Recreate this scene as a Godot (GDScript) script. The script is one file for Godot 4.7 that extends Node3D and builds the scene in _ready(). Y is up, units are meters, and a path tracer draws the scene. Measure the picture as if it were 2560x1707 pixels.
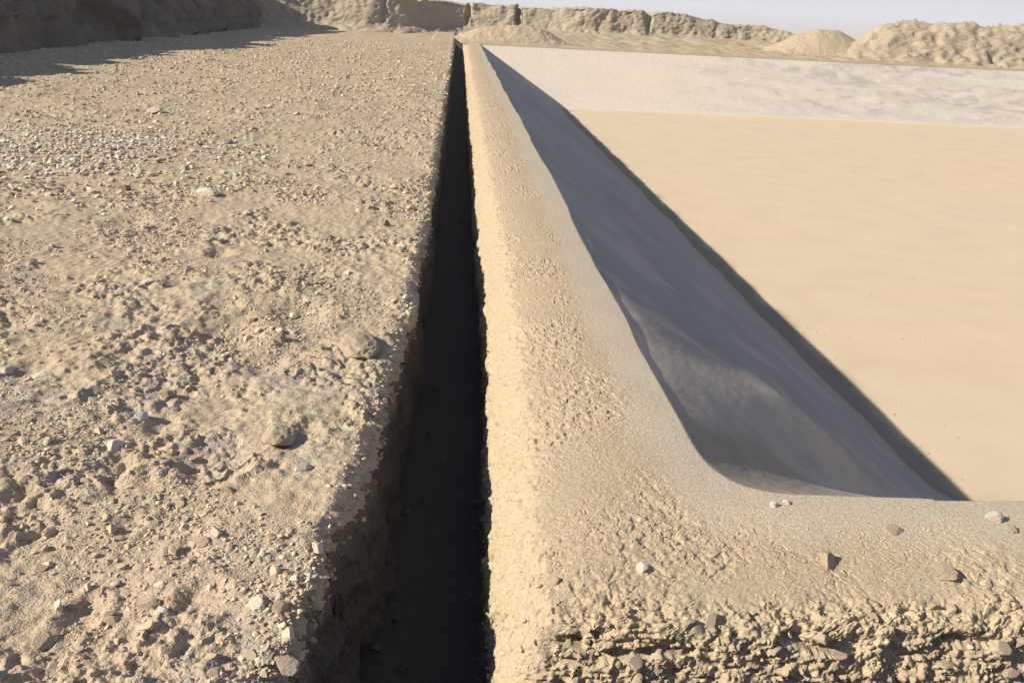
extends Node3D
# World: y up, the berm crest and the ground at y = 0, metres. The anchor trench runs away along -z; d = -z is the distance forward.

const EYE := 1.7
const SUN_ENERGY := 1.5
const EXPOSURE := 1.74
const DEPTH := 2.55          # depth of the basin
const CREST := 1.06          # x of the basin's left crest edge
const FAR_CREST := 43.2
const NEAR_CREST := 2.6
const TOE := 4.86
const FAR_TOE := 39.7
const NEAR_TOE := 6.3

var rng := RandomNumberGenerator.new()
var big := FastNoiseLite.new()
var mid := FastNoiseLite.new()
var fine := FastNoiseLite.new()
var clod := FastNoiseLite.new()
var crack := FastNoiseLite.new()
var ridge := FastNoiseLite.new()
var tint := FastNoiseLite.new()
var edge := FastNoiseLite.new()
var block := FastNoiseLite.new()
var taken := {}
var rocks: Array[ArrayMesh] = []
var fine_rocks: Array[ArrayMesh] = []
var stone_mats: Array[StandardMaterial3D] = []

# pits in the ground: x, d, radius, depth
var pits := [[-1.30, 2.74, .075, .05], [-1.08, 1.97, .06, .04], [-1.24, 3.12, .06, .035], [-1.72, 4.92, .09, .05], [-.90, 4.45, .16, .06], [-.93, 2.83, .13, .06], [-1.25, 4.15, .2, .05],
	[-1.36, 4.55, .1, .05], [-.86, 2.27, .06, .035], [-1.12, 2.42, .05, .03], [-1.22, 3.6, .07, .03], [-2.0, 3.6, .1, .05], [-2.4, 4.2, .12, .05], [-.62, 3.1, .05, .03], [-1.65, 5.6, .09, .05], [-.75, 2.0, .07, .035], [-1.55, 2.5, .1, .035], [-2.6, 6.4, .15, .05], [-.95, 3.75, .1, .04]]


func noise(n: FastNoiseLite, seed_: int, freq: float, octaves := 1, type := FastNoiseLite.TYPE_SIMPLEX_SMOOTH) -> void:
	n.seed = seed_
	n.noise_type = type
	n.frequency = freq
	n.fractal_type = FastNoiseLite.FRACTAL_FBM if octaves > 1 else FastNoiseLite.FRACTAL_NONE
	n.fractal_octaves = octaves


func called(n: String) -> String:
	if not taken.has(n):
		taken[n] = 0
		return n
	taken[n] += 1
	return "%s_%03d" % [n, taken[n]]


func tag(o: Node, label := "", category := "", group := "", kind := "") -> void:
	for pair in [["label", label], ["category", category], ["group", group], ["kind", kind]]:
		if pair[1] != "":
			o.set_meta(pair[0], pair[1])


func tex(seed_: int, freq: float, octaves: int, lo: float, hi: float, type := FastNoiseLite.TYPE_SIMPLEX_SMOOTH, size := 1024) -> NoiseTexture2D:
	var n := FastNoiseLite.new()
	noise(n, seed_, freq, octaves, type)
	var t := NoiseTexture2D.new()
	t.width = size
	t.height = size
	t.seamless = true
	t.noise = n
	var g := Gradient.new()
	g.set_color(0, Color(lo, lo, lo))
	g.set_color(1, Color(hi, hi, hi))
	t.color_ramp = g
	return t


func cracked_relief(size: int) -> ImageTexture:   # fine grain, broken by hair cracks in places
	var n := FastNoiseLite.new()
	noise(n, 41, .05, 5)
	var a := n.get_seamless_image(size, size).get_data()
	noise(n, 42, .018, 1, FastNoiseLite.TYPE_CELLULAR)
	n.cellular_return_type = FastNoiseLite.RETURN_DISTANCE2_SUB
	n.domain_warp_enabled = true
	n.domain_warp_amplitude = 22.0
	n.domain_warp_frequency = .03
	var b := n.get_seamless_image(size, size, false, false, .1, false).get_data()
	n.domain_warp_enabled = false
	noise(n, 43, .006, 3)
	var c := n.get_seamless_image(size, size).get_data()
	var out := PackedByteArray()
	out.resize(size * size)
	for i in out.size():
		var gap := clampf(1.0 - (b[i] - 3.0) / 16.0, 0.0, 1.0) * clampf((c[i] - 110.0) / 50.0, 0.0, 1.0)
		out[i] = int(clampf(80.0 + a[i] * .62 - gap * 90.0, 0.0, 255.0))
	return ImageTexture.create_from_image(Image.create_from_data(size, size, false, Image.FORMAT_L8, out))


func soil(albedo: Texture2D, relief: Texture2D, tile: float, cm: float, vertex := true, rough := .95) -> StandardMaterial3D:
	var m := StandardMaterial3D.new()
	m.vertex_color_use_as_albedo = vertex
	m.albedo_texture = albedo
	m.roughness = rough
	m.metallic_specular = .25
	m.uv1_triplanar = true
	m.uv1_world_triplanar = true
	m.uv1_scale = Vector3.ONE / tile
	if cm > 0.0:
		m.heightmap_enabled = true
		m.heightmap_texture = relief
		m.heightmap_scale = cm
	return m


# ---------------------------------------------------------------- grids
func normals(P: PackedVector3Array, nu: int, nv: int, flip: bool) -> PackedVector3Array:
	var N := PackedVector3Array()
	N.resize(P.size())
	var s := -1.0 if flip else 1.0
	for v in nv:
		var up := v * nu
		var va := maxi(v - 1, 0) * nu
		var vb := mini(v + 1, nv - 1) * nu
		for u in nu:
			var a := P[up + mini(u + 1, nu - 1)] - P[up + maxi(u - 1, 0)]
			var b := P[vb + u] - P[va + u]
			N[up + u] = (a.cross(b) * s).normalized()
	return N


func grid(P: PackedVector3Array, C: PackedColorArray, nu: int, nv: int, flip: bool, N := PackedVector3Array()) -> ArrayMesh:
	var index := PackedInt32Array()
	index.resize((nu - 1) * (nv - 1) * 6)
	var k := 0
	for v in nv - 1:
		for u in nu - 1:
			var a := v * nu + u
			var b := a + 1
			var c := a + nu
			var e := c + 1
			if flip:
				index[k] = a; index[k + 1] = b; index[k + 2] = c
				index[k + 3] = b; index[k + 4] = e; index[k + 5] = c
			else:
				index[k] = a; index[k + 1] = c; index[k + 2] = b
				index[k + 3] = b; index[k + 4] = c; index[k + 5] = e
			k += 6
	var arrays := []
	arrays.resize(Mesh.ARRAY_MAX)
	arrays[Mesh.ARRAY_VERTEX] = P
	arrays[Mesh.ARRAY_NORMAL] = N if N.size() else normals(P, nu, nv, flip)
	if C.size():
		arrays[Mesh.ARRAY_COLOR] = C
	arrays[Mesh.ARRAY_INDEX] = index
	var m := ArrayMesh.new()
	m.add_surface_from_arrays(Mesh.PRIMITIVE_TRIANGLES, arrays)
	return m


func put(name_: String, mesh: Mesh, mat: Material, parent: Node = null) -> MeshInstance3D:
	var o := MeshInstance3D.new()
	o.mesh = mesh
	o.material_override = mat
	if parent:
		o.name = name_
		parent.add_child(o, true)
	else:
		o.name = called(name_)
		add_child(o)
	return o


func step(a: float, b: float, x: float) -> float:
	return smoothstep(a, b, x) if a < b else 1.0 - smoothstep(b, a, x)


func along(t: Array, x: float) -> float:       # piecewise linear table of [x, y]
	if x <= t[0][0]:
		return t[0][1]
	for i in range(1, t.size()):
		if x <= t[i][0]:
			return lerpf(t[i - 1][1], t[i][1], (x - t[i - 1][0]) / (t[i][0] - t[i - 1][0]))
	return t[-1][1]


# ---------------------------------------------------------------- shapes of the ground
func lip(d: float) -> float:                    # x of the trench's left lip
	var wide := along([[0.5, -.50], [1.67, -.47], [2.2, -.41], [3.0, -.31], [4.1, -.25], [6.0, -.23], [50.0, -.23]], d)
	return wide + edge.get_noise_2d(d * 1.0, 3.0) * (.035 + .03 * step(6.0, 2.0, d)) + edge.get_noise_2d(d * 4.0, 40.0) * .022 + edge.get_noise_2d(d * 15.0, 80.0) * .011 * step(12.0, 5.0, d)


func ground(x: float, d: float) -> float:
	var h := big.get_noise_2d(x, d) * .05
	var m := mid.get_noise_2d(x, d)
	h += m * .022
	var lumps := step(-.05, .25, tint.get_noise_2d(x * 2.0 + 31.0, d * 2.0))
	h += maxf(0.0, -clod.get_noise_2d(x, d) - .25) * .026 * (.25 + .75 * lumps)
	h += (.55 + .75 * lumps) * fine.get_noise_2d(x, d) * .0145 * (1.0 - .45 * step(5.0, 20.0, d))
	h += ridge.get_noise_2d(x * 7.0, d * 5.0) * .012 * step(.2, -.3, tint.get_noise_2d(x * 1.4 - 20.0, d * 1.4))
	h += block.get_noise_2d(x * 1.5 + fine.get_noise_2d(x * .5, d * .5) * .05, d * 1.5) * .010 * lumps + block.get_noise_2d(x * 3.6 + 7.0, d * 3.6) * .005 * (.3 + .7 * lumps)
	if d < 7.0:
		for p in pits:
			var q: float = (Vector2(x - p[0], (d - p[1]) * .8).length_squared()) / (p[2] * p[2])
			if q < 4.0:
				h -= p[3] * .6 * exp(-q * 1.6)
				h += p[3] * .2 * exp(-(sqrt(q) - 1.35) * (sqrt(q) - 1.35) * 7.0)
	return h


func ground_color(x: float, d: float) -> Color:
	var a := tint.get_noise_2d(x * .8, d * .8)
	var b := tint.get_noise_2d(x * 3.0 + 80.0, d * 3.0)
	var c := Color(.49, .408, .298).lerp(Color(.51, .405, .308), clampf(a * 1.6 + .4, 0, 1))
	c = c.lerp(Color(.475, .402, .283), clampf(b * 1.2, 0, .6))
	c = c.lerp(Color(.43, .38, .318), clampf(-b * 1.5, 0, .7) * step(9.0, 3.0, d))
	c = c.lerp(Color(.465, .38, .27), step(7.0, 24.0, d) * .75)
	c = c.lerp(Color(.48, .41, .33), step(.35, .1, Vector2((x + 4.6) * .4, (d - 9.5) * .22).length() - .1) * .6)
	var f := fine.get_noise_2d(x * 1.7 + 9.0, d * 1.7)
	return c * (1.0 + f * .16)


func make_ground(mat: Material) -> MeshInstance3D:
	var rows := PackedFloat32Array()
	var d := 0.75
	while d < 57.0:
		rows.append(d)
		d += clampf(d * d * .00075, .0035, .11)
	rows.append(57.0)
	var nu := 520
	var nv := rows.size()
	var P := PackedVector3Array()
	var C := PackedColorArray()
	P.resize(nu * nv)
	C.resize(nu * nv)
	for v in nv:
		d = rows[v]
		var x0 := lip(d)
		var span := d * .78 + 1.2
		for u in nu:
			var q := float(u) / (nu - 1)
			var o := q * q * .35 * span + q * .65 * span
			var x := x0 - o
			var y := ground(x, d)
			if o < .09:                                # rolls over the lip
				var k := 1.0 - o / .09
				y -= k * k * .075 * (1.0 + .8 * edge.get_noise_2d(x * 3.0, d * 6.0))
				x += k * (fine.get_noise_3d(x, y * 1.6, d) * .03 + block.get_noise_3d(x * 2.2, y * 2.2, d * 2.2) * .014)
			y *= step(58.5, 53.0, d) * .8 + .2
			if d > 43.5 and o < 1.2:
				y += step(43.8, 45.0, d) * .15
			P[v * nu + u] = Vector3(x, y, -d)
			C[v * nu + u] = ground_color(x, d)
	return put("ground", grid(P, C, nu, nv, true), mat)


# ---------------------------------------------------------------- the berm: top, trench side and broken near face in one skin
var berm_P: PackedVector3Array
var berm_N: PackedVector3Array
var berm_nu := 0
var berm_nv := 0
var berm_top := 0

func rim(d: float) -> float:
	return along([[1.5, .31], [2.0, .325], [3.0, .385], [5.6, .42], [50.0, .40]], d) + edge.get_noise_2d(d * .8, 90.0) * .03 + edge.get_noise_2d(d * 5.0, 95.0) * .022


func crest(d: float) -> float:
	return CREST + edge.get_noise_2d(d * .28, 200.0) * .05 * step(2.5, 5.0, d)


func make_berm(mat: Material) -> MeshInstance3D:
	var O := PackedVector2Array()      # outer edge: (x, d), from the far end to the corner, then to the right
	var K := PackedVector2Array()      # crest edge on the basin side
	var near_side := PackedFloat32Array()  # 0 on the trench side, 1 on the near face
	var d := 44.3
	while d > 3.3:
		O.append(Vector2(rim(d), d)); K.append(Vector2(crest(d), d)); near_side.append(0.0)
		d -= clampf(d * d * .0008, .006, .12)
	var path := []                     # the outer corner, walked at an even pace
	d = 3.3
	while d > 2.05:
		path.append([Vector2(rim(d), d), 0.0]); d -= .0055
	var c := Vector2(rim(2.05) + .12, 2.05)
	for i in 44:
		var a := float(i) / 44 * PI / 2
		path.append([c + Vector2(-cos(a) * .12, -sin(a) * .10), float(i) / 44])
	var x := c.x
	while x < 1.9:
		path.append([Vector2(x, 1.925 + .045 * step(1.0, 2.2, x) + edge.get_noise_2d(x * 3.0, 410.0) * .03), 1.0]); x += .0045
	for i in path.size():
		var t := float(i) / path.size()
		var q: Vector2
		if t < .12:
			q = Vector2(CREST, lerpf(3.3, 3.08, t / .12))
		elif t < .72:
			var a := (t - .12) / .6 * PI / 2
			q = Vector2(CREST + .37 * (1.0 - pow(maxf(0.0, cos(a)), .74)), 3.08 - .465 * pow(sin(a), .74))
		else:
			q = Vector2(lerpf(CREST + .37, 1.9, (t - .72) / .28), lerpf(2.615, 2.595, (t - .72) / .28))
		O.append(path[i][0]); K.append(q); near_side.append(path[i][1])
	while x < 48.5:
		var dd := 1.97 + edge.get_noise_2d(x * 3.0, 410.0) * .03 * step(4.0, 3.0, x) + edge.get_noise_2d(x * .7, 300.0) * .03 + .1 * step(1.9, 2.6, x)
		O.append(Vector2(x, dd)); K.append(Vector2(x, NEAR_CREST - .015)); near_side.append(1.0)
		x += .005 if x < 3.2 else (x - 3.2) * .03 + .006
	var face_a := [[0, 0], [.025, -.010], [.05, -.028], [.078, -.058], [.11, -.10], [.148, -.17], [.182, -.26], [.22, -.42], [.25, -.78]]
	var face_b := [[0, 0], [.02, -.006], [.04, -.02], [.055, -.045], [.075, -.09], [.13, -.22], [.22, -.45], [.30, -.80]]
	var top_n := 180
	var face_n := 130
	var nu := top_n + face_n
	var nv := O.size()
	berm_nu = nu; berm_nv = nv; berm_top = top_n
	var P := PackedVector3Array()
	P.resize(nu * nv)
	var fa := PackedVector2Array()
	var fb := PackedVector2Array()
	for i in face_n:
		var s := float(i + 1) / face_n * .87
		for which in 2:
			var table: Array = face_a if which == 0 else face_b
			var run := 0.0
			var got := Vector2(table[-1][0], table[-1][1])
			for k in range(1, table.size()):
				var p0 := Vector2(table[k - 1][0], table[k - 1][1])
				var p1 := Vector2(table[k][0], table[k][1])
				var l := p0.distance_to(p1)
				if run + l >= s:
					got = p0.lerp(p1, (s - run) / l)
					break
				run += l
			if which == 0: fa.append(got)
			else: fb.append(got)
	for v in nv:
		var k := K[v]
		var o := O[v]
		var out := (o - k).normalized()
		var near := near_side[v]
		var ends := step(42.5, 44.2, o.y) * (1.0 - near)
		for u in top_n:
			var q := k.lerp(o, float(u) / (top_n - 1))
			var f := float(u) / (top_n - 1)
			var y := .012 * sin(f * PI) - .02 * (f * f) * near - .026 * pow(f, 6.0) * (1.0 - near)
			if u < 6: y -= .012 * pow(1.0 - u / 6.0, 2.0)
			P[v * nu + u] = Vector3(q.x, y, -q.y)
		for u in face_n:
			var g := fa[u].lerp(fb[u], near)
			var q := o + out * g.x
			P[v * nu + top_n + u] = Vector3(q.x, -.02 * near - .026 * (1.0 - near) + g.y * (1.0 - ends), -q.y)
	var N := normals(P, nu, nv, false)
	var C := PackedColorArray()
	C.resize(nu * nv)
	for v in nv:
		var near := near_side[v]
		var dist := O[v].length()
		for u in nu:
			var i := v * nu + u
			var p := P[i]
			var f := clampf(float(u) / (top_n - 1), 0.0, 1.0)
			var w := clampf(float(u - top_n) / face_n, 0.0, 1.0)    # down the face
			var m := mid.get_noise_3dv(p)
			# the plaster skim along the crest: smooth and pale
			var ragged := tint.get_noise_3d(p.x * 3.0, 0.0, p.z * 1.6) * .16 + mid.get_noise_3dv(p * 2.0) * .07
			var skim := step(.50 + ragged + .14 * near, .26 + ragged * .8, f)
			var crumbly := step(-.12, .35, tint.get_noise_3d(p.x * 2.6 + 60.0, 0.0, p.z * 2.6) + .25 * f)
			var rough := (1.0 - skim * .92) * (.35 + .65 * crumbly)
			var face := step(.80 + .10 * mid.get_noise_2d(p.x * .8, 5.0), 1.0, f) * near
			var h := m * .0045 + fine.get_noise_3dv(p) * .0035 * rough + fine.get_noise_3dv(p * 2.6 + Vector3(1, 2, 3)) * .0036 * rough
			h += block.get_noise_3dv(p * 3.4 + Vector3.ONE * fine.get_noise_3dv(p * .6) * .03) * .0045 * rough * crumbly + ridge.get_noise_3dv(p * 26.0) * .002 * rough + fine.get_noise_3dv(p * 5.0) * .0022 * (1.0 - skim * .8)
			var cell := crack.get_noise_3dv(p * .75 + Vector3.ONE * mid.get_noise_3dv(p * 4.0) * .10 + Vector3.ONE * fine.get_noise_3dv(p * .5) * .03) + 1.0
			h -= step(.055, .0, cell) * .006 * (1.0 - skim) * step(.1, .4, tint.get_noise_3dv(p * 2.0 + Vector3(0, 9, 0)))
			if face > 0.0:
				var q := p + Vector3.ONE * mid.get_noise_3dv(p * 1.5) * .03
				var broken := step(-.25, .3, mid.get_noise_3dv(p * 1.1 + Vector3(20, 0, 0)))
				h += face * (ridge.get_noise_3dv(q * 5.0) * .010 + mid.get_noise_3dv(q * 2.0) * .024 - .01)
				var j := q + Vector3.ONE * fine.get_noise_3dv(p * .7) * .02
				h += face * block.get_noise_3dv(j * Vector3(1.1, 1.9, 1.1)) * .012 * (.5 + .5 * broken)
				h += face * block.get_noise_3dv(j * Vector3(2.4, 3.6, 2.4) + Vector3(3, 3, 3)) * .009 * (.4 + .6 * broken)
				h += face * block.get_noise_3dv(j * 5.5 + Vector3(8, 3, 3)) * .005
				# broken, nearly level cracks
				for n in 3:
					var along_ := edge.get_noise_3d(q.x * (1.1 + n * .8) + n * 40.0, q.y * (6.0 + n * 5.0), q.z * 1.4)
					h -= face * (.019 - .005 * n) * maxf(0.0, 1.0 - absf(along_) / (.05 - .008 * n)) * step(-.12, .12, tint.get_noise_3d(q.x * 3.0 + n * 17.0, q.y * 5.0, 3.0 * n))
				h -= face * .042 * exp(-pow((p.y + .085 - .05 * mid.get_noise_2d(p.x * .9, 7.0) - .012 * fine.get_noise_2d(p.x * .6, 3.0)) / .014, 2.0)) * step(-.3, .1, mid.get_noise_2d(p.x * 1.5, 31.0))
				h += face * (fine.get_noise_3dv(p * 1.0) * .008 + fine.get_noise_3dv(p * 3.0) * .007)
			elif u > top_n:
				h += block.get_noise_3dv(p * 2.5 + Vector3.ONE * fine.get_noise_3dv(p * .6) * .04) * .006
				h += (mid.get_noise_3dv(p * 1.5) * .018 + ridge.get_noise_3dv(p * 6.0) * .008 + fine.get_noise_3dv(p * .6) * .012) * step(.0, .3, w)
			P[i] = p + N[i] * h
			var a := tint.get_noise_3dv(p * 2.2)
			var b := tint.get_noise_3dv(p * 6.0 + Vector3(50, 0, 0))
			var col := Color(.475, .39, .272).lerp(Color(.495, .388, .292), clampf(a * 1.5, 0, 1))
			col = col.lerp(Color(.44, .385, .275), clampf(-b * 1.3, 0, .8))
			col = col.lerp(Color(.495, .41, .282), clampf(b * 1.2, 0, .6) * step(.75, 1.0, f))
			col = col.lerp(Color(.51, .45, .36), skim * .9)
			col = col.lerp(Color(.44, .365, .262), face * step(.0, .2, w) * .8)
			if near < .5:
				col = col.lerp(Color(.12, .108, .096), step(.42, .62, w))  # shade low in the trench, put into the wall colour
			C[i] = col * (1.0 + fine.get_noise_3dv(p * 2.0 + Vector3(3, 3, 3)) * .12 * rough)
	berm_P = P
	berm_N = normals(P, nu, nv, false)
	return put("berm", grid(P, C, nu, nv, false, berm_N), mat)


# ---------------------------------------------------------------- the trench
func make_trench(mat: Material) -> Node3D:
	var t := Node3D.new()
	t.name = called("trench")
	add_child(t)
	var rows := PackedFloat32Array()
	var d := 0.75
	while d < 44.2:
		rows.append(d)
		d += clampf(d * d * .0012, .006, .12)
	rows.append(44.25)
	var nu := 90
	var nv := rows.size()
	var P := PackedVector3Array()
	P.resize(nu * nv)
	for v in nv:
		d = rows[v]
		var x0 := lip(d) - .055
		var slump := step(4.2, 1.8, d)
		var depth := .70 * step(44.25, 43.3, d) + .005
		for u in nu:
			var q := float(u) / (nu - 1)
			var out := along([[0, 0], [.08, .045], [.4, .075 + .03 * slump], [1.0, .11 + .06 * slump]], q)
			P[v * nu + u] = Vector3(x0 + out, -.06 - depth * .93 * q, -d)
	var N := normals(P, nu, nv, true)
	var C := PackedColorArray()
	C.resize(nu * nv)
	for i in P.size():
		var p := P[i]
		var k := .55 + .45 * step(-.06, -.15, p.y)
		P[i] = p + N[i] * k * (mid.get_noise_3dv(p * 1.4) * .03 + ridge.get_noise_3dv(p * 5.0) * .022 + maxf(0.0, -clod.get_noise_3dv(p * .8) - .3) * .05 + fine.get_noise_3dv(p) * .01)
		C[i] = Color(.30, .255, .20).lerp(Color(.105, .094, .084), step(-.04, -.26, p.y)) * (1.0 + fine.get_noise_3dv(p * 2.0) * .2)  # trench shade painted in: the wall goes charcoal below the lip
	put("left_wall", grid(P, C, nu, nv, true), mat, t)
	# floor, running on into the cross trench at the near end
	for part in 2:
		var xs: Array = [-.34, .34] if part == 0 else [.34, 48.0]
		var ds: Array = [.75, 44.3] if part == 0 else [.75, 2.0]
		var n: int = 24 if part == 0 else 300
		var r: int = 600 if part == 0 else 40
		var F := PackedVector3Array()
		var FC := PackedColorArray()
		for v in r:
			for u in n:
				var a := float(u) / (n - 1)
				var b := float(v) / (r - 1)
				var x: float = lerpf(xs[0], xs[1], a if part == 0 else a * a)
				var dd: float = lerpf(ds[0], ds[1], b * b if part == 0 else b)
				var y := -.64 + mid.get_noise_2d(x, dd) * .02 + fine.get_noise_2d(x, dd) * .01
				if part == 0: y = lerpf(y, -.03, step(43.2, 44.2, dd))
				F.append(Vector3(x, y, -dd))
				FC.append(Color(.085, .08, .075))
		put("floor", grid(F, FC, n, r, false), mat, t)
	# the near bank of the cross trench, under and behind the camera
	var B := PackedVector3Array()
	var BC := PackedColorArray()
	for v in 30:
		for u in 120:
			var x := lerpf(-2.4, 48.0, pow(float(u) / 119, 1.6))
			var q := float(v) / 29
			B.append(Vector3(x, -.82 * q - .004, -(.72 + .12 * q + .02 * mid.get_noise_2d(x, q * .8))))
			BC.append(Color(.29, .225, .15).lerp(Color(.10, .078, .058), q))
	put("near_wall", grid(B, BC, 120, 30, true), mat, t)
	return t


# ---------------------------------------------------------------- the basin
func slope_fill(p: Vector3) -> float:              # soil slumped over the near corner of the left slope
	var d := -p.z + edge.get_noise_2d(p.x * .5, 500.0) * .5
	return step(6.2, 4.3, d) * .14 * maxf(0.0, p.x - CREST) * step(.0, 1.1, (-p.z - NEAR_CREST) - (p.x - CREST) * .97 - .05)


func make_basin_slope(mat: Material) -> MeshInstance3D:
	var K := PackedVector2Array()
	var T := PackedVector2Array()
	var n := 420
	for i in n:                                     # left side, far to near
		var f := float(i) / n
		var d := lerpf(FAR_CREST, 3.08, pow(f, .62))
		K.append(Vector2(crest(d) , d))
		T.append(Vector2(TOE + edge.get_noise_2d(d * .35, 70.0) * .09, lerpf(FAR_TOE, NEAR_TOE + .5, pow(f, .62))))
	for i in 60:
		var a := float(i) / 60 * PI / 2
		K.append(Vector2(CREST + .37 * (1.0 - pow(maxf(0.0, cos(a)), .74)), 3.08 - .465 * pow(sin(a), .74)))
		T.append(Vector2(TOE + .5 * (1.0 - cos(a)), NEAR_TOE + .5 - .5 * sin(a)))
	for i in 200:
		var f := pow(float(i) / 199, 1.7)
		K.append(Vector2(lerpf(CREST + .37, 48.0, f), NEAR_CREST - .01))
		T.append(Vector2(lerpf(TOE + .5, 44.2, f), NEAR_TOE))
	var nu := 110
	var nv := K.size()
	var P := PackedVector3Array()
	P.resize(nu * nv)
	for v in nv:
		for u in nu:
			var s := float(u) / (nu - 1) * 1.03
			var q := K[v].lerp(T[v], s)
			P[v * nu + u] = Vector3(q.x, -.012 - DEPTH * s, -q.y)
	var C := PackedColorArray()
	C.resize(P.size())
	for i in P.size():
		var p := P[i]
		var u := i % nu
		var s := float(u) / (nu - 1)
		var fill := slope_fill(p) * step(.98, .8, s)
		var sweep := big.get_noise_3d(p.x * 1.2, p.y * 2.0, p.z * .35)
		var h := sweep * .02 + fill
		var dirt := step(5.6, 4.7, -p.z + edge.get_noise_2d(p.x * .5, 500.0) * .5 + .8 * mid.get_noise_3dv(p * .8) + .5 * fine.get_noise_3dv(p * .5)) * step(2.0, 2.7, -p.z)
		var soil_ := clampf(dirt + step(.35, .55, tint.get_noise_3d(p.x * 2.0, p.y * 3.0, p.z * .8)) * step(.35, .1, s) * step(9.0, 5.5, -p.z) * .6, 0.0, 1.0)
		if -p.z < 12.0:
			h += soil_ * (mid.get_noise_3dv(p * .6) * .006 + fine.get_noise_3dv(p * .8) * .0035) * step(0.0, .06, s)
		P[i] = p + Vector3(0, h * step(0.0, .03, s), 0)
		var streak := tint.get_noise_3d(p.x * .9 + p.y * 2.0, p.y * .6, p.z * .25) + .6 * tint.get_noise_3d(p.x * 3.0, p.y * 4.0, p.z * .5 + p.x * 1.2)
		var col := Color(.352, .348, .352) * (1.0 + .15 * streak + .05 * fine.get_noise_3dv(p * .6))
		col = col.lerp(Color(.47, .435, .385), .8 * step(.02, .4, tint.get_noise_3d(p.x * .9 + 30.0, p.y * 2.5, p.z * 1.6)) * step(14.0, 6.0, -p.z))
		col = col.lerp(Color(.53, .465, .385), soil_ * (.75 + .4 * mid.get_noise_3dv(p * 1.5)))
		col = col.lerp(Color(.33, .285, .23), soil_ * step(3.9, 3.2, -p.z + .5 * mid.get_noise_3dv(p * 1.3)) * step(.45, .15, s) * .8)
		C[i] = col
	return put("basin_slope", grid(P, C, nu, nv, true), mat)


func make_far_slope(mat: Material) -> MeshInstance3D:
	var nu := 300
	var nv := 90
	var P := PackedVector3Array()
	var C := PackedColorArray()
	for v in nv:
		var s := float(v) / (nv - 1)
		for u in nu:
			var f := float(u) / (nu - 1)
			var x := lerpf(lerpf(CREST, TOE, s), lerpf(48.0, 44.2, s), f)
			var y := -.012 - DEPTH * s
			var d := lerpf(FAR_CREST, FAR_TOE, s)
			y += big.get_noise_2d(x * .5, s * 5.0) * .03 * sin(s * PI)
			if v >= nv - 3:                                # the lower border of the skin stands a few centimetres proud
				d -= .10
				y = lerpf(-DEPTH + .06, -DEPTH - .05, float(v - nv + 3) / 2.0) + edge.get_noise_2d(x * .8, 610.0) * .015
			P.append(Vector3(x, y, -d))
			var right := step(9.0, 17.0, x + 2.0 * tint.get_noise_2d(x * .3, s * 3.0))
			var base := Color(.58, .525, .455).lerp(Color(.525, .49, .44), right)
			var warp := mid.get_noise_2d(x * .25, s * 1.5) * 2.0
			var streak := tint.get_noise_2d(x * .42 + warp, s * 9.0 + 40.0 + warp) * 1.3 + .5 * tint.get_noise_2d(x * 1.3, s * 22.0 + 9.0 + warp)
			base = base.lerp(Color(.36, .345, .335), clampf(streak * 1.5 - .05, 0, 1) * (.08 + .75 * right) * step(.98, .8, s))
			base = base.lerp(Color(.60, .56, .50), clampf(-streak * 1.4 - .25, 0, 1) * (.15 + .7 * right))
			if v >= nv - 2: base = base.lerp(Color(.66, .62, .55), .85)
			C.append(base)
	return put("far_slope", grid(P, C, nu, nv, true), mat)


func make_floor(mat: Material) -> MeshInstance3D:
	var nu := 220
	var nv := 260
	var P := PackedVector3Array()
	var C := PackedColorArray()
	for v in nv:
		var d := lerpf(NEAR_TOE - .15, FAR_TOE + .15, pow(float(v) / (nv - 1), 1.4))
		for u in nu:
			var x := lerpf(TOE - .15, 44.4, pow(float(u) / (nu - 1), 2.0))
			var wave := big.get_noise_2d(x * .45, d * .9)
			P.append(Vector3(x, -DEPTH + wave * .003, -d))
			var a := tint.get_noise_2d(x * .16, d * .3)
			var b := tint.get_noise_2d(x * .35 + 70.0, d * 1.5)
			var c := Color(.545, .462, .338).lerp(Color(.555, .456, .335), clampf(a * 1.6, 0, 1))
			c = c.lerp(Color(.53, .462, .345), clampf(-a * 1.5, 0, 1) * .8)
			c = c.lerp(Color(.535, .465, .36), step(9.0, 18.0, x - d * .35) * .45)
			var sweep := step(.12, .45, tint.get_noise_2d((x + d * .5) * .25, (d - x * .35) * 1.1 + 90.0)) * step(.0, .3, tint.get_noise_2d(x * .15, d * .15 + 44.0))
			c = c.lerp(Color(.505, .405, .28), sweep * .35)
			var toe_shade := step(.42, .14, x - TOE + .16 * tint.get_noise_2d(x * .5 + 5.0, d * 1.6))
			c = c.lerp(Color(.27, .235, .18), toe_shade * .85)  # the slope's shadow strip, painted darker into the floor along its toe
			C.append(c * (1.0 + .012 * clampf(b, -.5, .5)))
	return put("basin_floor", grid(P, C, nu, nv, false), mat)


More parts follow.
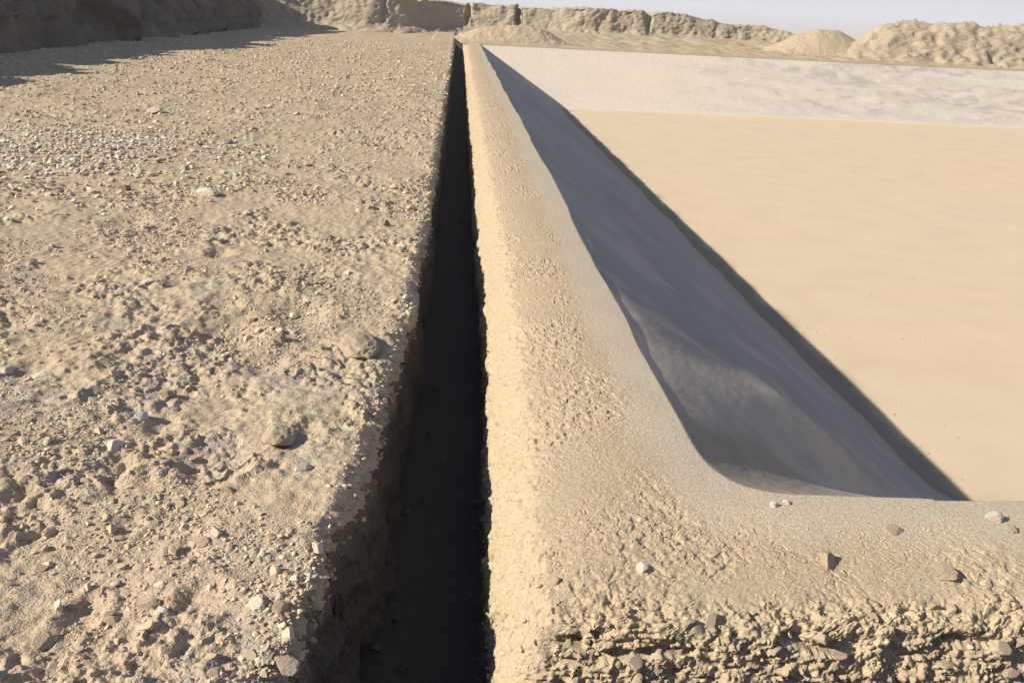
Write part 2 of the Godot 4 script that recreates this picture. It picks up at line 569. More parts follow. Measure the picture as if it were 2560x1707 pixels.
# ---------------------------------------------------------------- beyond the basin
func make_terrain(mat: Material) -> Node3D:
	var t := Node3D.new()
	t.name = called("terrain")
	add_child(t)
	# [x0, x1, d0, d1, nu, nv]: everything round the works; far away the land falls off gently
	var strips := [[-1500.0, -.62, -60.0, 44.0, 90, 60, -.09], [-1500.0, 1500.0, 60.0, 1500.0, 80, 50, -.1], [-1500.0, 1500.0, -1500.0, -60.0, 60, 30, -.09], [-.66, 1500.0, -60.0, .73, 70, 40, -.004], [48.3, 1500.0, .6, 60.2, 40, 40, -.05], [-1500.0, -.3, 43.9, 60.2, 60, 20, -.1]]
	for s in strips:
		var P := PackedVector3Array()
		var C := PackedColorArray()
		var nu: int = s[4]
		var nv: int = s[5]
		for v in nv:
			var g := float(v) / (nv - 1)
			var d: float = s[2] + (s[3] - s[2]) * (pow(g, 3.0) if s[3] > 1000.0 else 1.0 - pow(1.0 - g, 3.0) if s[2] < -1000.0 else g)
			for u in nu:
				var f := float(u) / (nu - 1)
				var x: float = s[0] + (s[1] - s[0]) * f
				if s[0] < -1000.0 and s[1] < 0.0: x = s[1] - (s[1] - s[0]) * pow(1.0 - f, 3.0)
				elif s[0] < -1000.0: x = 1500.0 * signf(f - .5) * pow(absf(f - .5) * 2.0, 3.0)
				elif s[1] > 1000.0: x = s[0] + (s[1] - s[0]) * pow(f, 3.0)
				var far := maxf(0.0, maxf(absf(d) - 60.0, absf(x) - 60.0))
				P.append(Vector3(x, float(s[6]) - far * .028 + big.get_noise_2d(x * .1, d * .1) * minf(far * .01, 2.0), -d))
				C.append(Color(.40, .32, .21))
		put("ground_sheet", grid(P, C, nu, nv, false), mat, t)
	# rough strip between the far crest and the bank
	var Q := PackedVector3Array()
	var QC := PackedColorArray()
	var nu := 420
	var nv := 110
	for v in nv:
		var d := lerpf(FAR_CREST - .02, 60.3, float(v) / (nv - 1))
		for u in nu:
			var x := lerpf(.2, 62.0, float(u) / (nu - 1))
			var k := step(43.6, 45.5, d)
			var y := -.012 + k * (.05 + step(45.0, 56.0, d) * .5 + mid.get_noise_2d(x * .35, d * .35) * .14 + ridge.get_noise_2d(x * 1.2, d * 1.6) * .06)
			Q.append(Vector3(x, y, -d))
			var a := tint.get_noise_2d(x * .5, d * .8)
			QC.append(Color(.46, .385, .275).lerp(Color(.41, .345, .25), clampf(a * 1.5 + .3, 0, 1) * k))
	put("far_ground", grid(Q, QC, nu, nv, false), mat, t)
	return t


func bank(name_: String, nu: int, nv: int, mat: Material, place: Callable, rough: Array, color: Callable, flip: bool) -> MeshInstance3D:
	var P := PackedVector3Array()
	P.resize(nu * nv)
	for v in nv:
		for u in nu:
			P[v * nu + u] = place.call(float(u) / (nu - 1), float(v) / (nv - 1))
	var N := normals(P, nu, nv, flip)
	var C := PackedColorArray()
	C.resize(P.size())
	for i in P.size():
		var p := P[i]
		var g := float(i / nu) / (nv - 1)
		var k := step(0.0, .06, g)
		var h: float = rough[0] * ridge.get_noise_3d(p.x * rough[1], p.y * rough[1] * .5, p.z * rough[1])
		h += rough[2] * mid.get_noise_3dv(p * .5) + rough[3] * maxf(0.0, -clod.get_noise_3dv(p * rough[4]) - .3) + rough[5] * fine.get_noise_3dv(p * .3)
		P[i] = p + N[i] * h * k
		C[i] = color.call(p)
	return put(name_, grid(P, C, nu, nv, flip), mat)


func left_place(f: float, g: float) -> Vector3:       # f up the bank, g along it
	var d := lerpf(-12.0, 57.5, g)
	var buttress := big.get_noise_2d(d * .42, 11.0) * 1.3 + big.get_noise_2d(d * 1.1, 51.0) * .5
	var top := 3.75 + big.get_noise_2d(d * .33, 91.0) * .8 + ridge.get_noise_2d(d * .6, 5.0) * .75 - .12
	top *= (1.0 - .45 * step(50.0, 57.0, d)) * (1.0 - .16 * step(21.0, 15.0, d))
	var x := along([[0, -11.7], [.12, -12.3], [.35, -13.0], [.6, -13.8], [.75, -14.5], [.85, -17.0], [1.0, -40.0]], f)
	var y := along([[0, -.35], [.12, .35], [.35, 1.9], [.6, 3.3], [.75, 3.7], [.85, 3.7], [1.0, 3.9]], f) * top / 3.7
	return Vector3(x + buttress * step(0.0, .3, f) * step(.95, .7, f) - .3, y, -d)


var far_tops := [[-45, 4.2], [-22, 3.4], [-14, 2.6], [-9, 2.25], [-4.7, 2.15], [-1.6, 2.05], [.3, 1.92], [.6, 2.0], [3.6, 2.0], [3.9, 1.88], [7.7, 1.98], [8.2, 2.1], [12, 2.02], [12.35, 1.75], [13.3, 2.05], [14.6, 2.05], [16.1, 1.78], [17.4, 1.55], [18.5, 1.46], [20.2, 1.47], [21.6, 1.3], [23, .95], [25, .6], [30, .4]]
# upright clefts in the far bank: x, width, depth, lean
var clefts := [[-4.75, .09, .3, .25], [.45, .10, .4, .3], [3.75, .10, .8, .02], [12.3, .10, .25, .1]]

func far_place(f: float, g: float) -> Vector3:        # f up, g along
	var x := lerpf(-45.0, 30.0, g)
	if absf(x) > 24.0: pass
	var top := along(far_tops, x) + .10 * big.get_noise_2d(x * 1.2, 71.0) + .05 * ridge.get_noise_2d(x * 2.0, 3.0)
	var foot := along([[-45, -.3], [-2, -.2], [1, .0], [6, .2], [30, .25]], x)
	var d := 55.5 + big.get_noise_2d(x * .25, 33.0) * .9 - 2.3 * step(2.0, -10.0, x)
	var back := along([[0, -1.3], [.12, -.55], [.25, -.1], [.5, .22], [.72, .5], [.82, 1.2], [1.0, 12.0]], f)
	var y := along([[0, 0.0], [.12, .17], [.25, .3], [.5, .66], [.72, .985], [.82, 1.0], [1.0, .93]], f)
	var cut := 0.0
	for c in clefts:
		var q: float = (x - c[0] - c[3] * (y - .5)) / c[1]
		if absf(q) < 3.0: cut = maxf(cut, exp(-q * q) * c[2] * step(.2, .4, f) * step(.85, .74, f))
	return Vector3(x, foot + (top - foot) * y, -(d + back + cut))


func mound(name_: String, mat: Material, c: Vector2, r: Vector2, tops: Array, rough: Array, color: Callable, foot := -.25) -> MeshInstance3D:
	var place := func(f: float, g: float) -> Vector3:
		var x := c.x + (f * 2.0 - 1.0) * r.x
		var z := (g * 2.0 - 1.0) * r.y
		var top := along(tops, x)
		var k := absf(g * 2.0 - 1.0)
		return Vector3(x, foot + (top - foot) * (1.0 - k * k * (3.0 - 2.0 * k)), -(c.y + z))
	return bank(name_, 150, 90, mat, place, rough, color, false)


# ---------------------------------------------------------------- stones
func rock(seed_: int, level: int, cuts: int, rough: float) -> ArrayMesh:
	var r := RandomNumberGenerator.new()
	r.seed = seed_
	var g := (1.0 + sqrt(5.0)) / 2.0
	var V := PackedVector3Array([Vector3(-1, g, 0), Vector3(1, g, 0), Vector3(-1, -g, 0), Vector3(1, -g, 0), Vector3(0, -1, g), Vector3(0, 1, g), Vector3(0, -1, -g), Vector3(0, 1, -g), Vector3(g, 0, -1), Vector3(g, 0, 1), Vector3(-g, 0, -1), Vector3(-g, 0, 1)])
	for i in V.size(): V[i] = V[i].normalized()
	var F := PackedInt32Array([0, 11, 5, 0, 5, 1, 0, 1, 7, 0, 7, 10, 0, 10, 11, 1, 5, 9, 5, 11, 4, 11, 10, 2, 10, 7, 6, 7, 1, 8, 3, 9, 4, 3, 4, 2, 3, 2, 6, 3, 6, 8, 3, 8, 9, 4, 9, 5, 2, 4, 11, 6, 2, 10, 8, 6, 7, 9, 8, 1])
	for l in level:
		var G := PackedInt32Array()
		var half := {}
		for k in range(0, F.size(), 3):
			var m := []
			for e in 3:
				var a := F[k + e]
				var b := F[k + (e + 1) % 3]
				var key := mini(a, b) * 100000 + maxi(a, b)
				if not half.has(key):
					half[key] = V.size()
					V.append(((V[a] + V[b]) * .5).normalized())
				m.append(half[key])
			G.append_array(PackedInt32Array([F[k], m[0], m[2], F[k + 1], m[1], m[0], F[k + 2], m[2], m[1], m[0], m[1], m[2]]))
		F = G
	var planes := []
	for i in cuts:
		var n := Vector3(r.randf_range(-1, 1), r.randf_range(-1, 1), r.randf_range(-1, 1)).normalized()
		planes.append([n, r.randf_range(.38, .8)])
	var sc := Vector3(r.randf_range(.8, 1.15), r.randf_range(.5, .8), r.randf_range(.7, 1.0))
	for i in V.size():
		var p := V[i]
		p *= 1.0 + rough * mid.get_noise_3dv(p * .7 + Vector3(seed_, 0, 0)) + rough * .5 * (fine.get_noise_3dv(p * .12 + Vector3(seed_, 5, 0)) + (fine.get_noise_3dv(p * .45 + Vector3(seed_, 9, 0)) * .5 if level > 2 else 0.0))
		for pl in planes:
			var over: float = p.dot(pl[0]) - pl[1]
			if over > 0.0: p -= pl[0] * over
		if level > 2: p *= 1.0 + .10 * fine.get_noise_3dv(p * .3 + Vector3(seed_, 2, 0))
		V[i] = p * sc
	var st := SurfaceTool.new()
	st.begin(Mesh.PRIMITIVE_TRIANGLES)
	st.set_smooth_group(-1 if cuts > 3 else 0)
	for k in range(0, F.size(), 3):
		st.set_smooth_group(-1 if cuts > 3 else 0)
		for e in [0, 2, 1]: st.add_vertex(V[F[k + e]])
	st.generate_normals()
	return st.commit()


func stone_at(pos: Vector3, size: float, squash := 1.0) -> Transform3D:
	var b := Basis(Vector3.UP, rng.randf() * TAU) * Basis(Vector3.RIGHT, rng.randf_range(-.5, .5)) * Basis(Vector3.FORWARD, rng.randf_range(-.5, .5))
	return Transform3D(b.scaled_local(Vector3(size, size * squash, size) * .5), pos)


func scatter(name_: String, mesh: Mesh, mat: Material, places: Array[Transform3D], colors: PackedColorArray, parent: Node = null) -> MultiMeshInstance3D:
	var mm := MultiMesh.new()
	mm.transform_format = MultiMesh.TRANSFORM_3D
	mm.use_colors = true
	mm.mesh = mesh
	mm.instance_count = places.size()
	for i in places.size():
		mm.set_instance_transform(i, places[i])
		mm.set_instance_color(i, colors[i])
	var o := MultiMeshInstance3D.new()
	o.multimesh = mm
	o.material_override = mat
	o.set_meta("kind", "stuff")
	if parent:
		o.name = name_
		parent.add_child(o, true)
	else:
		o.name = called(name_)
		add_child(o)
	return o


func pebble_color(where := 0.0) -> Color:
	var r := rng.randf()
	var c := Color(.46, .382, .285)
	if r < .08: c = Color(.54, .47, .37)
	elif r < .28: c = Color(.455, .37, .285)
	elif r < .42: c = Color(.385, .34, .28)
	elif r < .45: c = Color(.30, .20, .14)
	c = c.lerp(Color(.48, .40, .295), where)
	return c * rng.randf_range(.85, 1.15)


func _ready() -> void:
	rng.seed = 4711
	noise(big, 3, .35, 2)
	noise(mid, 5, 1.7, 3)
	noise(fine, 7, 13.0, 4)
	noise(clod, 9, 10.0, 1, FastNoiseLite.TYPE_CELLULAR)
	noise(crack, 11, 9.0, 1, FastNoiseLite.TYPE_CELLULAR)
	crack.cellular_return_type = FastNoiseLite.RETURN_DISTANCE2_SUB
	noise(ridge, 13, .6, 4)
	ridge.fractal_type = FastNoiseLite.FRACTAL_RIDGED
	noise(tint, 15, .5, 4)
	noise(edge, 17, 1.0, 3)
	noise(block, 19, 10.0, 1, FastNoiseLite.TYPE_CELLULAR)
	block.cellular_return_type = FastNoiseLite.RETURN_CELL_VALUE

	# ------------------------------------------------ camera, sky, sun, exposure
	var cam := Camera3D.new()
	cam.name = "camera"
	cam.fov = 46.0
	cam.far = 4000.0
	cam.near = .05
	var size := Vector2(1024, 682)
	var focal := size.y / 2.0 / tan(deg_to_rad(cam.fov / 2.0))
	var vanish := Vector2(460.2, 6.53)                       # where the trench would vanish: sets the pitch and the yaw
	var ahead := Vector3(vanish.x - size.x / 2.0, size.y / 2.0 - vanish.y, -focal).normalized()
	var level := Vector3(cos(deg_to_rad(3.0)), -sin(deg_to_rad(3.0)), 0)   # the camera is held 3 degrees off level
	var right := (level - ahead * level.dot(ahead)).normalized()
	var up := right.cross(ahead)
	cam.transform = Transform3D(Basis(right, up, -ahead).transposed(), Vector3(0, EYE, 0))
	add_child(cam)
	cam.current = true

	var env := Environment.new()
	var sky_mat := ProceduralSkyMaterial.new()
	sky_mat.sky_top_color = Color(.375, .412, .495)
	sky_mat.sky_horizon_color = Color(.71, .71, .735)
	sky_mat.sky_curve = .13
	sky_mat.ground_bottom_color = Color(.55, .48, .38)
	sky_mat.ground_horizon_color = Color(.71, .71, .735)
	sky_mat.sun_angle_max = 3.0
	var sky := Sky.new()
	sky.sky_material = sky_mat
	env.background_mode = Environment.BG_SKY
	env.sky = sky
	env.background_energy_multiplier = 1.0
	env.tonemap_mode = Environment.TONE_MAPPER_LINEAR
	env.tonemap_exposure = EXPOSURE
	env.fog_enabled = true
	env.fog_density = .0008
	env.fog_light_color = Color(.88, .88, .90)
	env.sdfgi_enabled = true
	env.ssao_enabled = true
	env.ssil_enabled = true
	var world := WorldEnvironment.new()
	world.name = "world"
	world.environment = env
	add_child(world)

	var sun := DirectionalLight3D.new()
	sun.name = "sun"
	sun.light_energy = SUN_ENERGY
	sun.light_color = Color(1.0, .95, .87)
	sun.light_angular_distance = .5
	sun.shadow_enabled = true
	var high := deg_to_rad(31.2)
	var behind := deg_to_rad(12.0)
	var to_sun := Vector3(-cos(high) * cos(behind), sin(high), cos(high) * sin(behind))
	sun.transform = Transform3D(Basis.looking_at(-to_sun, Vector3.UP), Vector3.ZERO)
	add_child(sun)

	# ------------------------------------------------ materials
	var grain := tex(21, .03, 5, .80, 1.0)
	var relief := tex(22, .045, 5, 0.0, 1.0)
	var coarse_relief := tex(23, .02, 6, 0.0, 1.0)
	var smooth_grain := tex(24, .012, 5, .90, 1.0)
	var soil_mat := soil(grain, relief, .45, .4)
	var berm_mat := soil(grain, cracked_relief(1024), .62, .28)
	var dark_mat := soil(grain, relief, .45, 1.0)
	var liner_mat := soil(smooth_grain, relief, 2.4, .25, true, .85)
	var floor_mat := soil(tex(25, .006, 6, .955, 1.0), coarse_relief, 9.0, 0.0)
	var bank_mat := soil(grain, coarse_relief, 2.6, 3.0)
	for k in 6:
		var m := soil(grain, relief, .12, .25, false, .9)
		m.albedo_color = [Color(.45, .375, .285), Color(.70, .64, .55), Color(.47, .385, .31), Color(.41, .365, .31), Color(.36, .24, .175), Color(.52, .475, .41)][k].linear_to_srgb()
		stone_mats.append(m)
	var pebble_mat := StandardMaterial3D.new()
	pebble_mat.vertex_color_use_as_albedo = true
	pebble_mat.roughness = .92
	pebble_mat.metallic_specular = .25
	for k in 9: rocks.append(rock(100 + k, 1, 7 + k % 4, .2))
	for k in 8: fine_rocks.append(rock(200 + k, 3, 7, .16))
	for k in 2: fine_rocks.append(rock(300 + k, 4, 3, .16))

	# ------------------------------------------------ large structure
	var ground_ := make_ground(soil_mat)
	tag(ground_, "rough stony brown earth to the left of the narrow trench", "ground", "", "structure")
	var berm := make_berm(berm_mat)
	tag(berm, "pale sandy earth berm between the trench and the basin, turning right in front", "berm", "", "structure")
	var trench := make_trench(dark_mat)
	tag(trench, "narrow dark trench running straight to the far bank", "trench", "", "structure")
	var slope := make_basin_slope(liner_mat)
	tag(slope, "smooth grey basin slope in shadow below the pale berm", "slope", "", "structure")
	var far_slope := make_far_slope(liner_mat)
	tag(far_slope, "pale far slope of the basin streaked with grey and white", "slope", "", "structure")
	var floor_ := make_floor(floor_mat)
	tag(floor_, "flat sandy floor of the empty basin", "basin floor", "", "structure")
	# right-hand slope of the basin, out of the picture
	var R := PackedVector3Array()
	var RC := PackedColorArray()
	for v in 60:
		for u in 30:
			var s := float(u) / 29
			var f := float(v) / 59
			R.append(Vector3(lerpf(48.3, 44.2, s), -.012 - DEPTH * 1.02 * s, -lerpf(lerpf(1.9, FAR_CREST + .8, f), lerpf(NEAR_TOE, FAR_TOE, f), s)))
			RC.append(Color(.47, .41, .32))
	tag(put("right_slope", grid(R, RC, 30, 60, false), liner_mat), "pale right slope of the basin, opposite the trench", "slope", "", "structure")
	tag(make_terrain(bank_mat), "sandy land around the basin and beyond its far edge", "terrain", "", "structure")

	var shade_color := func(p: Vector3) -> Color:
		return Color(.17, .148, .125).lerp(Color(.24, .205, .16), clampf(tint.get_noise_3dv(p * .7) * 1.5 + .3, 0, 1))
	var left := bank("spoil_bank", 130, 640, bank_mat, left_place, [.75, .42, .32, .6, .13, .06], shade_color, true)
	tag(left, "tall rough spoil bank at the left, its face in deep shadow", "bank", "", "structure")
	var far_color := func(p: Vector3) -> Color:
		var c := Color(.43, .37, .28).lerp(Color(.40, .355, .275), clampf(tint.get_noise_3dv(p * Vector3(.5, 1.2, .5)) * 1.6 + .3, 0, 1))
		return c.lerp(Color(.46, .385, .285), step(.6, .1, p.y) * .6)
	var far_bank := bank("cut_bank", 90, 760, bank_mat, far_place, [.15, 1.1, .07, .08, .2, .07], far_color, false)
	tag(far_bank, "long olive tan earth bank beyond the trench end, split by dark upright clefts", "bank", "", "structure")
	var sand_color := func(p: Vector3) -> Color:
		return Color(.48, .395, .28).lerp(Color(.455, .385, .285), clampf(tint.get_noise_3dv(p * .8) + .4, 0, 1))
	var rock_color := func(p: Vector3) -> Color:
		return Color(.445, .375, .285).lerp(Color(.39, .335, .26), clampf(tint.get_noise_3dv(p * .9) * 1.8 + .2, 0, 1))
	tag(mound("earth_heap", bank_mat, Vector2(2.6, 46.8), Vector2(3.9, 2.2), [[-1.2, -.2], [-.4, .15], [1.0, .66], [2.8, .9], [4.4, .8], [5.6, .25], [6.6, -.2]], [.05, .9, .06, .05, .3, .03], sand_color), "low sandy earth heap at the far end of the trench", "mound", "", "structure")
	tag(mound("sand_heap", bank_mat, Vector2(21.2, 49.5), Vector2(4.2, 3.0), [[17.0, -.2], [18.6, .55], [19.8, 1.1], [20.9, 1.50], [22.2, 1.48], [23.4, 1.0], [24.6, .5], [25.4, -.2]], [.02, .9, .05, .02, .3, .02], sand_color), "smooth golden sand heap left of the rocky mound", "mound", "", "structure")
	tag(mound("rocky_mound", bank_mat, Vector2(33.5, 48.6), Vector2(12.5, 3.6), [[21.0, -.2], [22.6, .6], [23.6, 1.3], [24.5, 1.75], [25.9, 2.05], [27.0, 2.0], [28.5, 2.15], [30.2, 1.95], [32.5, 2.1], [36, 2.3], [41, 1.6], [46, -.2]], [.24, .9, .16, .05, .23, .16], rock_color), "rugged rocky spoil mound on the far side of the basin at the right", "mound", "", "structure")

	# ------------------------------------------------ gravel
	for k in 6:
		var places: Array[Transform3D] = []
		var colors := PackedColorArray()
		for i in 26000:
			var d := 0.0
			var q := rng.randf()
			if q < .62: d = rng.randf_range(1.3, 8.0)
			else: d = rng.randf_range(6.0, 40.0)
			var span := d * .72 + .6
			var x := lip(d) - .01 - rng.randf() * span
			var patch := tint.get_noise_2d(x * 1.7 + 12.0, d * 1.7)
			if rng.randf() > .16 + 2.0 * patch + (.5 if d > 8.0 else 0.0): continue
			var s := .004 + .011 * pow(rng.randf(), 2.6) * (1.0 + step(3.0, 25.0, d) * 5.0)
			if rng.randf() < .05: s *= 2.3
			s = minf(s * 2.0, .13)
			places.append(stone_at(Vector3(x, ground(x, d) + s * .02, -d), s))
			colors.append(pebble_color(step(8, 25, d) * .5))
		if k == 0:
			for i in 2600:                                   # the patch of pale broken gravel
				var a := Vector2(rng.randfn(0, 1.0), rng.randfn(0, 1.0))
				var x := -4.3 + a.x * .95
				var d := 9.3 + a.y * 1.3 - a.x * .25
				var s := rng.randf_range(.02, .085) * rng.randf_range(.6, 1.2)
				places.append(stone_at(Vector3(x, ground(x, d) + s * .2, -d), s))
				colors.append(Color(.60, .53, .44).lerp(Color(.48, .41, .335), rng.randf()) * rng.randf_range(.85, 1.15))
		tag(scatter("gravel", rocks[k], pebble_mat, places, colors), "loose gravel strewn over the brown ground left of the trench", "gravel", "gravel on the left ground")
	for k in 2:
		var places: Array[Transform3D] = []
		var colors := PackedColorArray()
		for i in 9000:
			var v := rng.randi_range(0, berm_nv - 1)
			var u := rng.randi_range(int(berm_top * .3), berm_nu - 40)
			if i > 5200:
				u = rng.randi_range(berm_top - 40, berm_nu - 60)
				v = rng.randi_range(int(berm_nu * .5), int(berm_nu * .93))
			var f := float(u) / berm_top
			var at := v * berm_nu + u
			var p := berm_P[at]
			if f < .95 and rng.randf() > .22 + tint.get_noise_3dv(p * 3.0): continue
			if p.y < -.5 : continue
			var face := f > .97 and p.z > -2.2
			var s := rng.randf_range(.004, .012) * (1.0 + .06 * -p.z)
			if face: s = .006 + .03 * pow(rng.randf(), 2.2)
			places.append(stone_at(p, s))
			colors.append(Color(.42, .355, .26) * rng.randf_range(.85, 1.15) if face else pebble_color(.8))
		tag(scatter("grit", rocks[6 + k], pebble_mat, places, colors), "fine grit and crumbs of earth lying on the sandy berm", "grit", "grit on the berm")
	var crumbs: Array[Transform3D] = []
	var crumb_colors := PackedColorArray()
	while crumbs.size() < 26000:
		var v := rng.randi_range(int(berm_nv * .12), int(berm_nv * .95))
		var u := rng.randi_range(int(berm_top * .22), berm_top + 60)
		var p := berm_P[v * berm_nu + u]
		if p.x > 3.2 or p.y < -.3: continue
		var cluster := step(-.1, .4, tint.get_noise_3d(p.x * 2.6 + 60.0, 0.0, p.z * 2.6) + .25 * float(u) / berm_top)
		if rng.randf() > .06 + cluster * .9: continue
		var s := (.0025 + .007 * pow(rng.randf(), 3.0)) * (1.0 + .10 * -p.z)
		crumbs.append(stone_at(p - berm_N[v * berm_nu + u] * s * .1, s))
		crumb_colors.append(Color(.48, .40, .295) * rng.randf_range(.85, 1.12))
	tag(scatter("crumbs", rocks[4], pebble_mat, crumbs, crumb_colors), "crumbs of dry earth lying in patches on the berm top", "crumbs")
	# crumbs along the broken left lip of the trench
	var lip_places: Array[Transform3D] = []
	var lip_colors := PackedColorArray()
	for i in 2300:
		var d := 1.4 + 12.0 * pow(rng.randf(), 2.2)
		var s := (.006 + .022 * pow(rng.randf(), 2.5)) * (1.0 + .04 * d)
		var off := .01 + absf(rng.randfn(0.0, .06))
		var x := lip(d) - off
		var k := maxf(0.0, 1.0 - off / .09)
		var y := ground(x, d) - k * k * .075
		if rng.randf() < .4:                                  # stuck in the top of the wall
			var t := rng.randf()
			x = lip(d) - .035 + .04 * t
			y = -.02 - .14 * t
		lip_places.append(stone_at(Vector3(x, y, -d), s))
		lip_colors.append(pebble_color())
	tag(scatter("rubble", rocks[8], pebble_mat, lip_places, lip_colors), "crumbled rubble along the ragged left lip of the trench", "rubble")

	var clods: Array[Transform3D] = []
	var clod_colors := PackedColorArray()
	for i in 160:
		var d := 1.2 + 20.0 * pow(rng.randf(), 1.8)
		var s := .012 + .05 * pow(rng.randf(), 2.5)
		clods.append(stone_at(Vector3(rng.randf_range(-.3, .14), -.635 + s * .1, -d), s))
		clod_colors.append(Color(.10, .088, .075) * rng.randf_range(.7, 1.2))
	tag(scatter("rubble", rocks[5], pebble_mat, clods, clod_colors), "fallen clods of earth on the dark trench floor", "rubble")
	var specks: Array[Transform3D] = []
	var speck_colors := PackedColorArray()
	for i in 420:
		var x := TOE + .25 + absf(rng.randfn(0, 1.0)) * (.5 if i < 150 else 9.0)
		var d := rng.randf_range(6.8, 30.0)
		var s := rng.randf_range(.012, .035)
		specks.append(stone_at(Vector3(x, -DEPTH + s * .1, -d), s))
		speck_colors.append(Color(.45, .36, .25) * rng.randf_range(.7, 1.15))
	tag(scatter("pebbles", rocks[2], pebble_mat, specks, speck_colors), "sparse small pebbles on the sandy basin floor", "pebbles")

	# ------------------------------------------------ stones bedded in the ground and in the berm (parts)
	for i in 150:
		var d := 1.5 + 7.5 * pow(rng.randf(), 1.5)
		var x := lip(d) - .03 - rng.randf() * (d * .62)
		if i < 45: x = lip(d) - rng.randf_range(.0, .09)
		var s := rng.randf_range(.025, .055) * (1.0 + .06 * d) * (.7 if i < 45 else 1.0)
		var o := put("stone", rocks[i % 9], stone_mats[[0, 0, 1, 2, 3, 0, 2, 1][rng.randi() % 8]], ground_)
		o.transform = stone_at(Vector3(x, ground(x, d) + s * .05 - pow(maxf(0.0, 1.0 - (lip(d) - x) / .09), 2.0) * .075, -d), s, .8)
	var set_ := 0
	while set_ < 130:
		var v := rng.randi_range(int(berm_nv * .42), berm_nv - 1)
		var u := rng.randi_range(berm_top - 12, berm_nu - 55)
		var at := v * berm_nu + u
		var p := berm_P[at]
		if p.z < -2.3 or p.x > 2.8 or (p.x < .3 and rng.randf() < .6): continue
		var s := .025 + .06 * pow(rng.randf(), 2.0)
		var o := put("stone", rocks[set_ % 9], stone_mats[[0, 0, 2, 0, 0, 2][rng.randi() % 6]], berm)
		o.transform = stone_at(p + berm_N[at] * s * .05, s, .85)
		set_ += 1

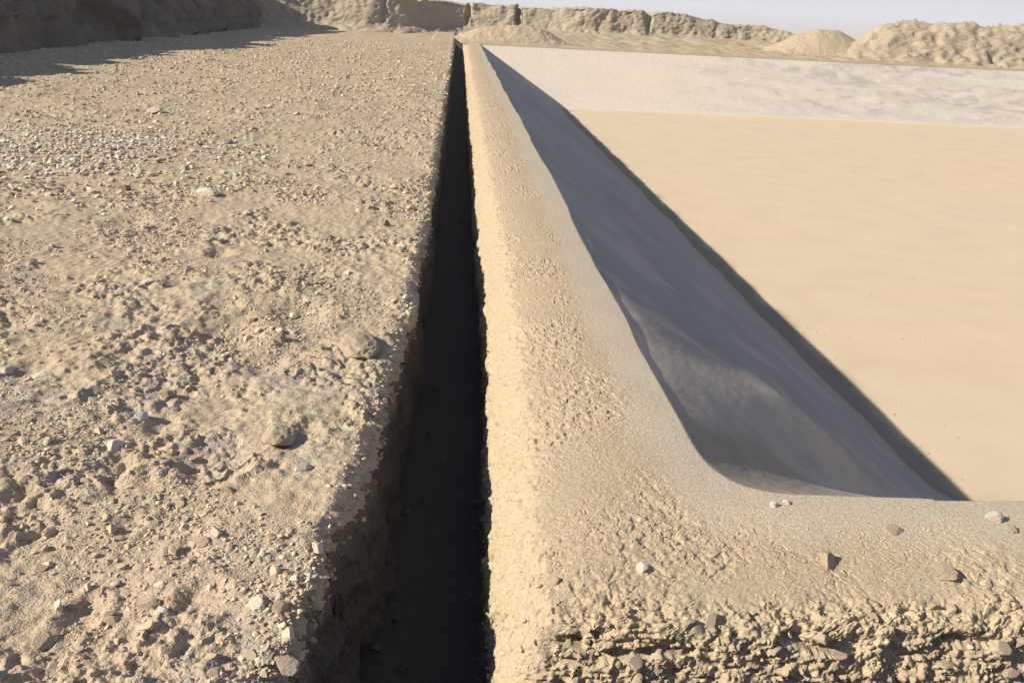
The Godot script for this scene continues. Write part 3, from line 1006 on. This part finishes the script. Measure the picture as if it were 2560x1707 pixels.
	# ------------------------------------------------ loose stones one can point at: x, d, size, stone material, label
	var loose := [
		[-1.35, 2.91, .092, 1, "cream stone above a dark hollow, in the left foreground ground"],
		[-1.16, 1.99, .052, 1, "white tooth shaped stone with a black shadow near the lower left corner"],
		[-1.33, 3.16, .07, 1, "white stone on the rim of a small hollow behind the cream stone"],
		[-1.30, 3.38, .07, 0, "squarish tan stone lying just behind the white stone on a hollow rim"],
		[-.94, 4.09, .10, 0, "rounded beige stone between the dug hollows and the broad boulder at the lip"],
		[-.72, 2.98, .16, 0, "large flat sandstone lump with a dark shadow, halfway to the trench lip"],
		[-.57, 2.75, .065, 1, "white wedge shaped chip in front of the large sandstone lump"],
		[-1.89, 4.89, .10, 1, "flat white stone beside a dark hole, at mid distance on the left"],
		[-.50, 4.02, .24, 0, "broad pale boulder half buried at the left trench lip"],
		[-.41, 5.85, .065, 1, "small white stone on the trench lip beyond the broad pale boulder"],
		[-.56, 6.52, .085, 4, "reddish stone near the trench lip, beyond the white lip stone"],
		[-3.06, 7.6, .12, 4, "rust coloured stone in front of the pale gravel patch"],
		[-2.22, 7.31, .16, 1, "long pale stone lying right of the rust coloured stone"],
		[-4.49, 12.65, .2, 1, "white pointed stone standing behind the pale gravel patch"],
		[-2.83, 10.34, .14, 3, "dark grey stone with a bright foot, right of the pale gravel patch"],
		[-3.75, 11.64, .12, 1, "pale stone between the white pointed stone and the dark grey stone"],
		[-.43, 2.22, .058, 1, "white pebble stuck out of the crumbling left trench lip, near the camera"],
		[-.57, 1.96, .06, 1, "yellowish cream stone, left one of a pair near the lower trench lip"],
		[-.49, 1.93, .06, 0, "buff stone, right one of a pair near the lower trench lip"],
		[-.44, 1.72, .08, 2, "flat pinkish stone on the trench lip at the bottom edge"],
		[-.89, 1.99, .075, 2, "flat pinkish stone among dark hollows in the lower left ground"],
		[-.84, 1.95, .036, 1, "small white stone touching the flat pinkish one in the lower left"],
		[-1.13, 1.84, .06, 0, "tan stone in front of the white tooth shaped stone"],
		[-1.93, 3.57, .09, 1, "white slab of stone at the left edge, right one of two"],
		[-2.11, 3.60, .085, 1, "white slab of stone at the left edge, left one of two"],
		[-.83, 2.30, .055, 2, "pinkish stone on the brink of a hollow, left of the near trench lip"],
		[1.23, 2.51, .037, 1, "small white stone near the basin corner, left one of a pair"],
		[1.285, 2.53, .034, 1, "small white stone near the basin corner, right one of a pair"],
		[2.06, 2.44, .07, 5, "grey stone on the berm top at the right edge"],
		[2.08, 2.37, .045, 0, "tan stone just in front of the grey stone at the right edge"],
		[1.62, 2.36, .065, 0, "flat tan stone casting a dark shadow on the near berm"],
		[.65, 2.16, .055, 1, "pale stone with a shadow on the berm, above the crumbling face"],
		[1.29, 2.18, .095, 0, "blocky buff clod in the middle of the near berm"],
		[1.67, 2.12, .085, 0, "squarish clod near the right end of the crumbling berm edge"],
	]
	for i in loose.size():
		var e: Array = loose[i]
		var y: float
		if e[0] < .1: y = ground(e[0], e[1])
		else:
			y = .0
			var best := 1e9
			for at in range(0, berm_P.size(), 3):
				var q := berm_P[at]
				var off := absf(q.x - e[0]) + absf(q.z + e[1])
				if off < best and q.y > -.1:
					best = off
					y = q.y
		var s: float = e[2]
		var o := put("boulder" if s > .25 else "stone", fine_rocks[8 + i % 2 if s > .15 else i % 8], stone_mats[e[3]])
		if s > .15:
			o.transform = Transform3D(Basis(Vector3.UP, float(i)).scaled_local(Vector3(s * .64, s * .36, s * .64)), Vector3(e[0], y + s * (.03 if s > .2 else .12), -float(e[1])))
		else:
			var text: String = e[4]
			var form := Vector3(1.05, .9, 1.05)
			if text.begins_with("flat") or "slab" in text.substr(0, 12): form = Vector3(1.2, .55, 1.0)
			elif "tooth" in text.substr(0, 12): form = Vector3(.65, 1.5, .6)
			elif "white pointed" in text.substr(0, 14): form = Vector3(.8, 1.4, .8)
			elif "wedge" in text.substr(0, 12): form = Vector3(1.25, .8, .6)
			elif text.begins_with("long"): form = Vector3(1.4, .7, .7)
			o.transform = Transform3D(Basis(Vector3.UP, rng.randf_range(-.6, .6)).scaled_local(form * s * .52), Vector3(e[0], y + s * .14 * form.y, -float(e[1])))
		tag(o, e[4], "stone")
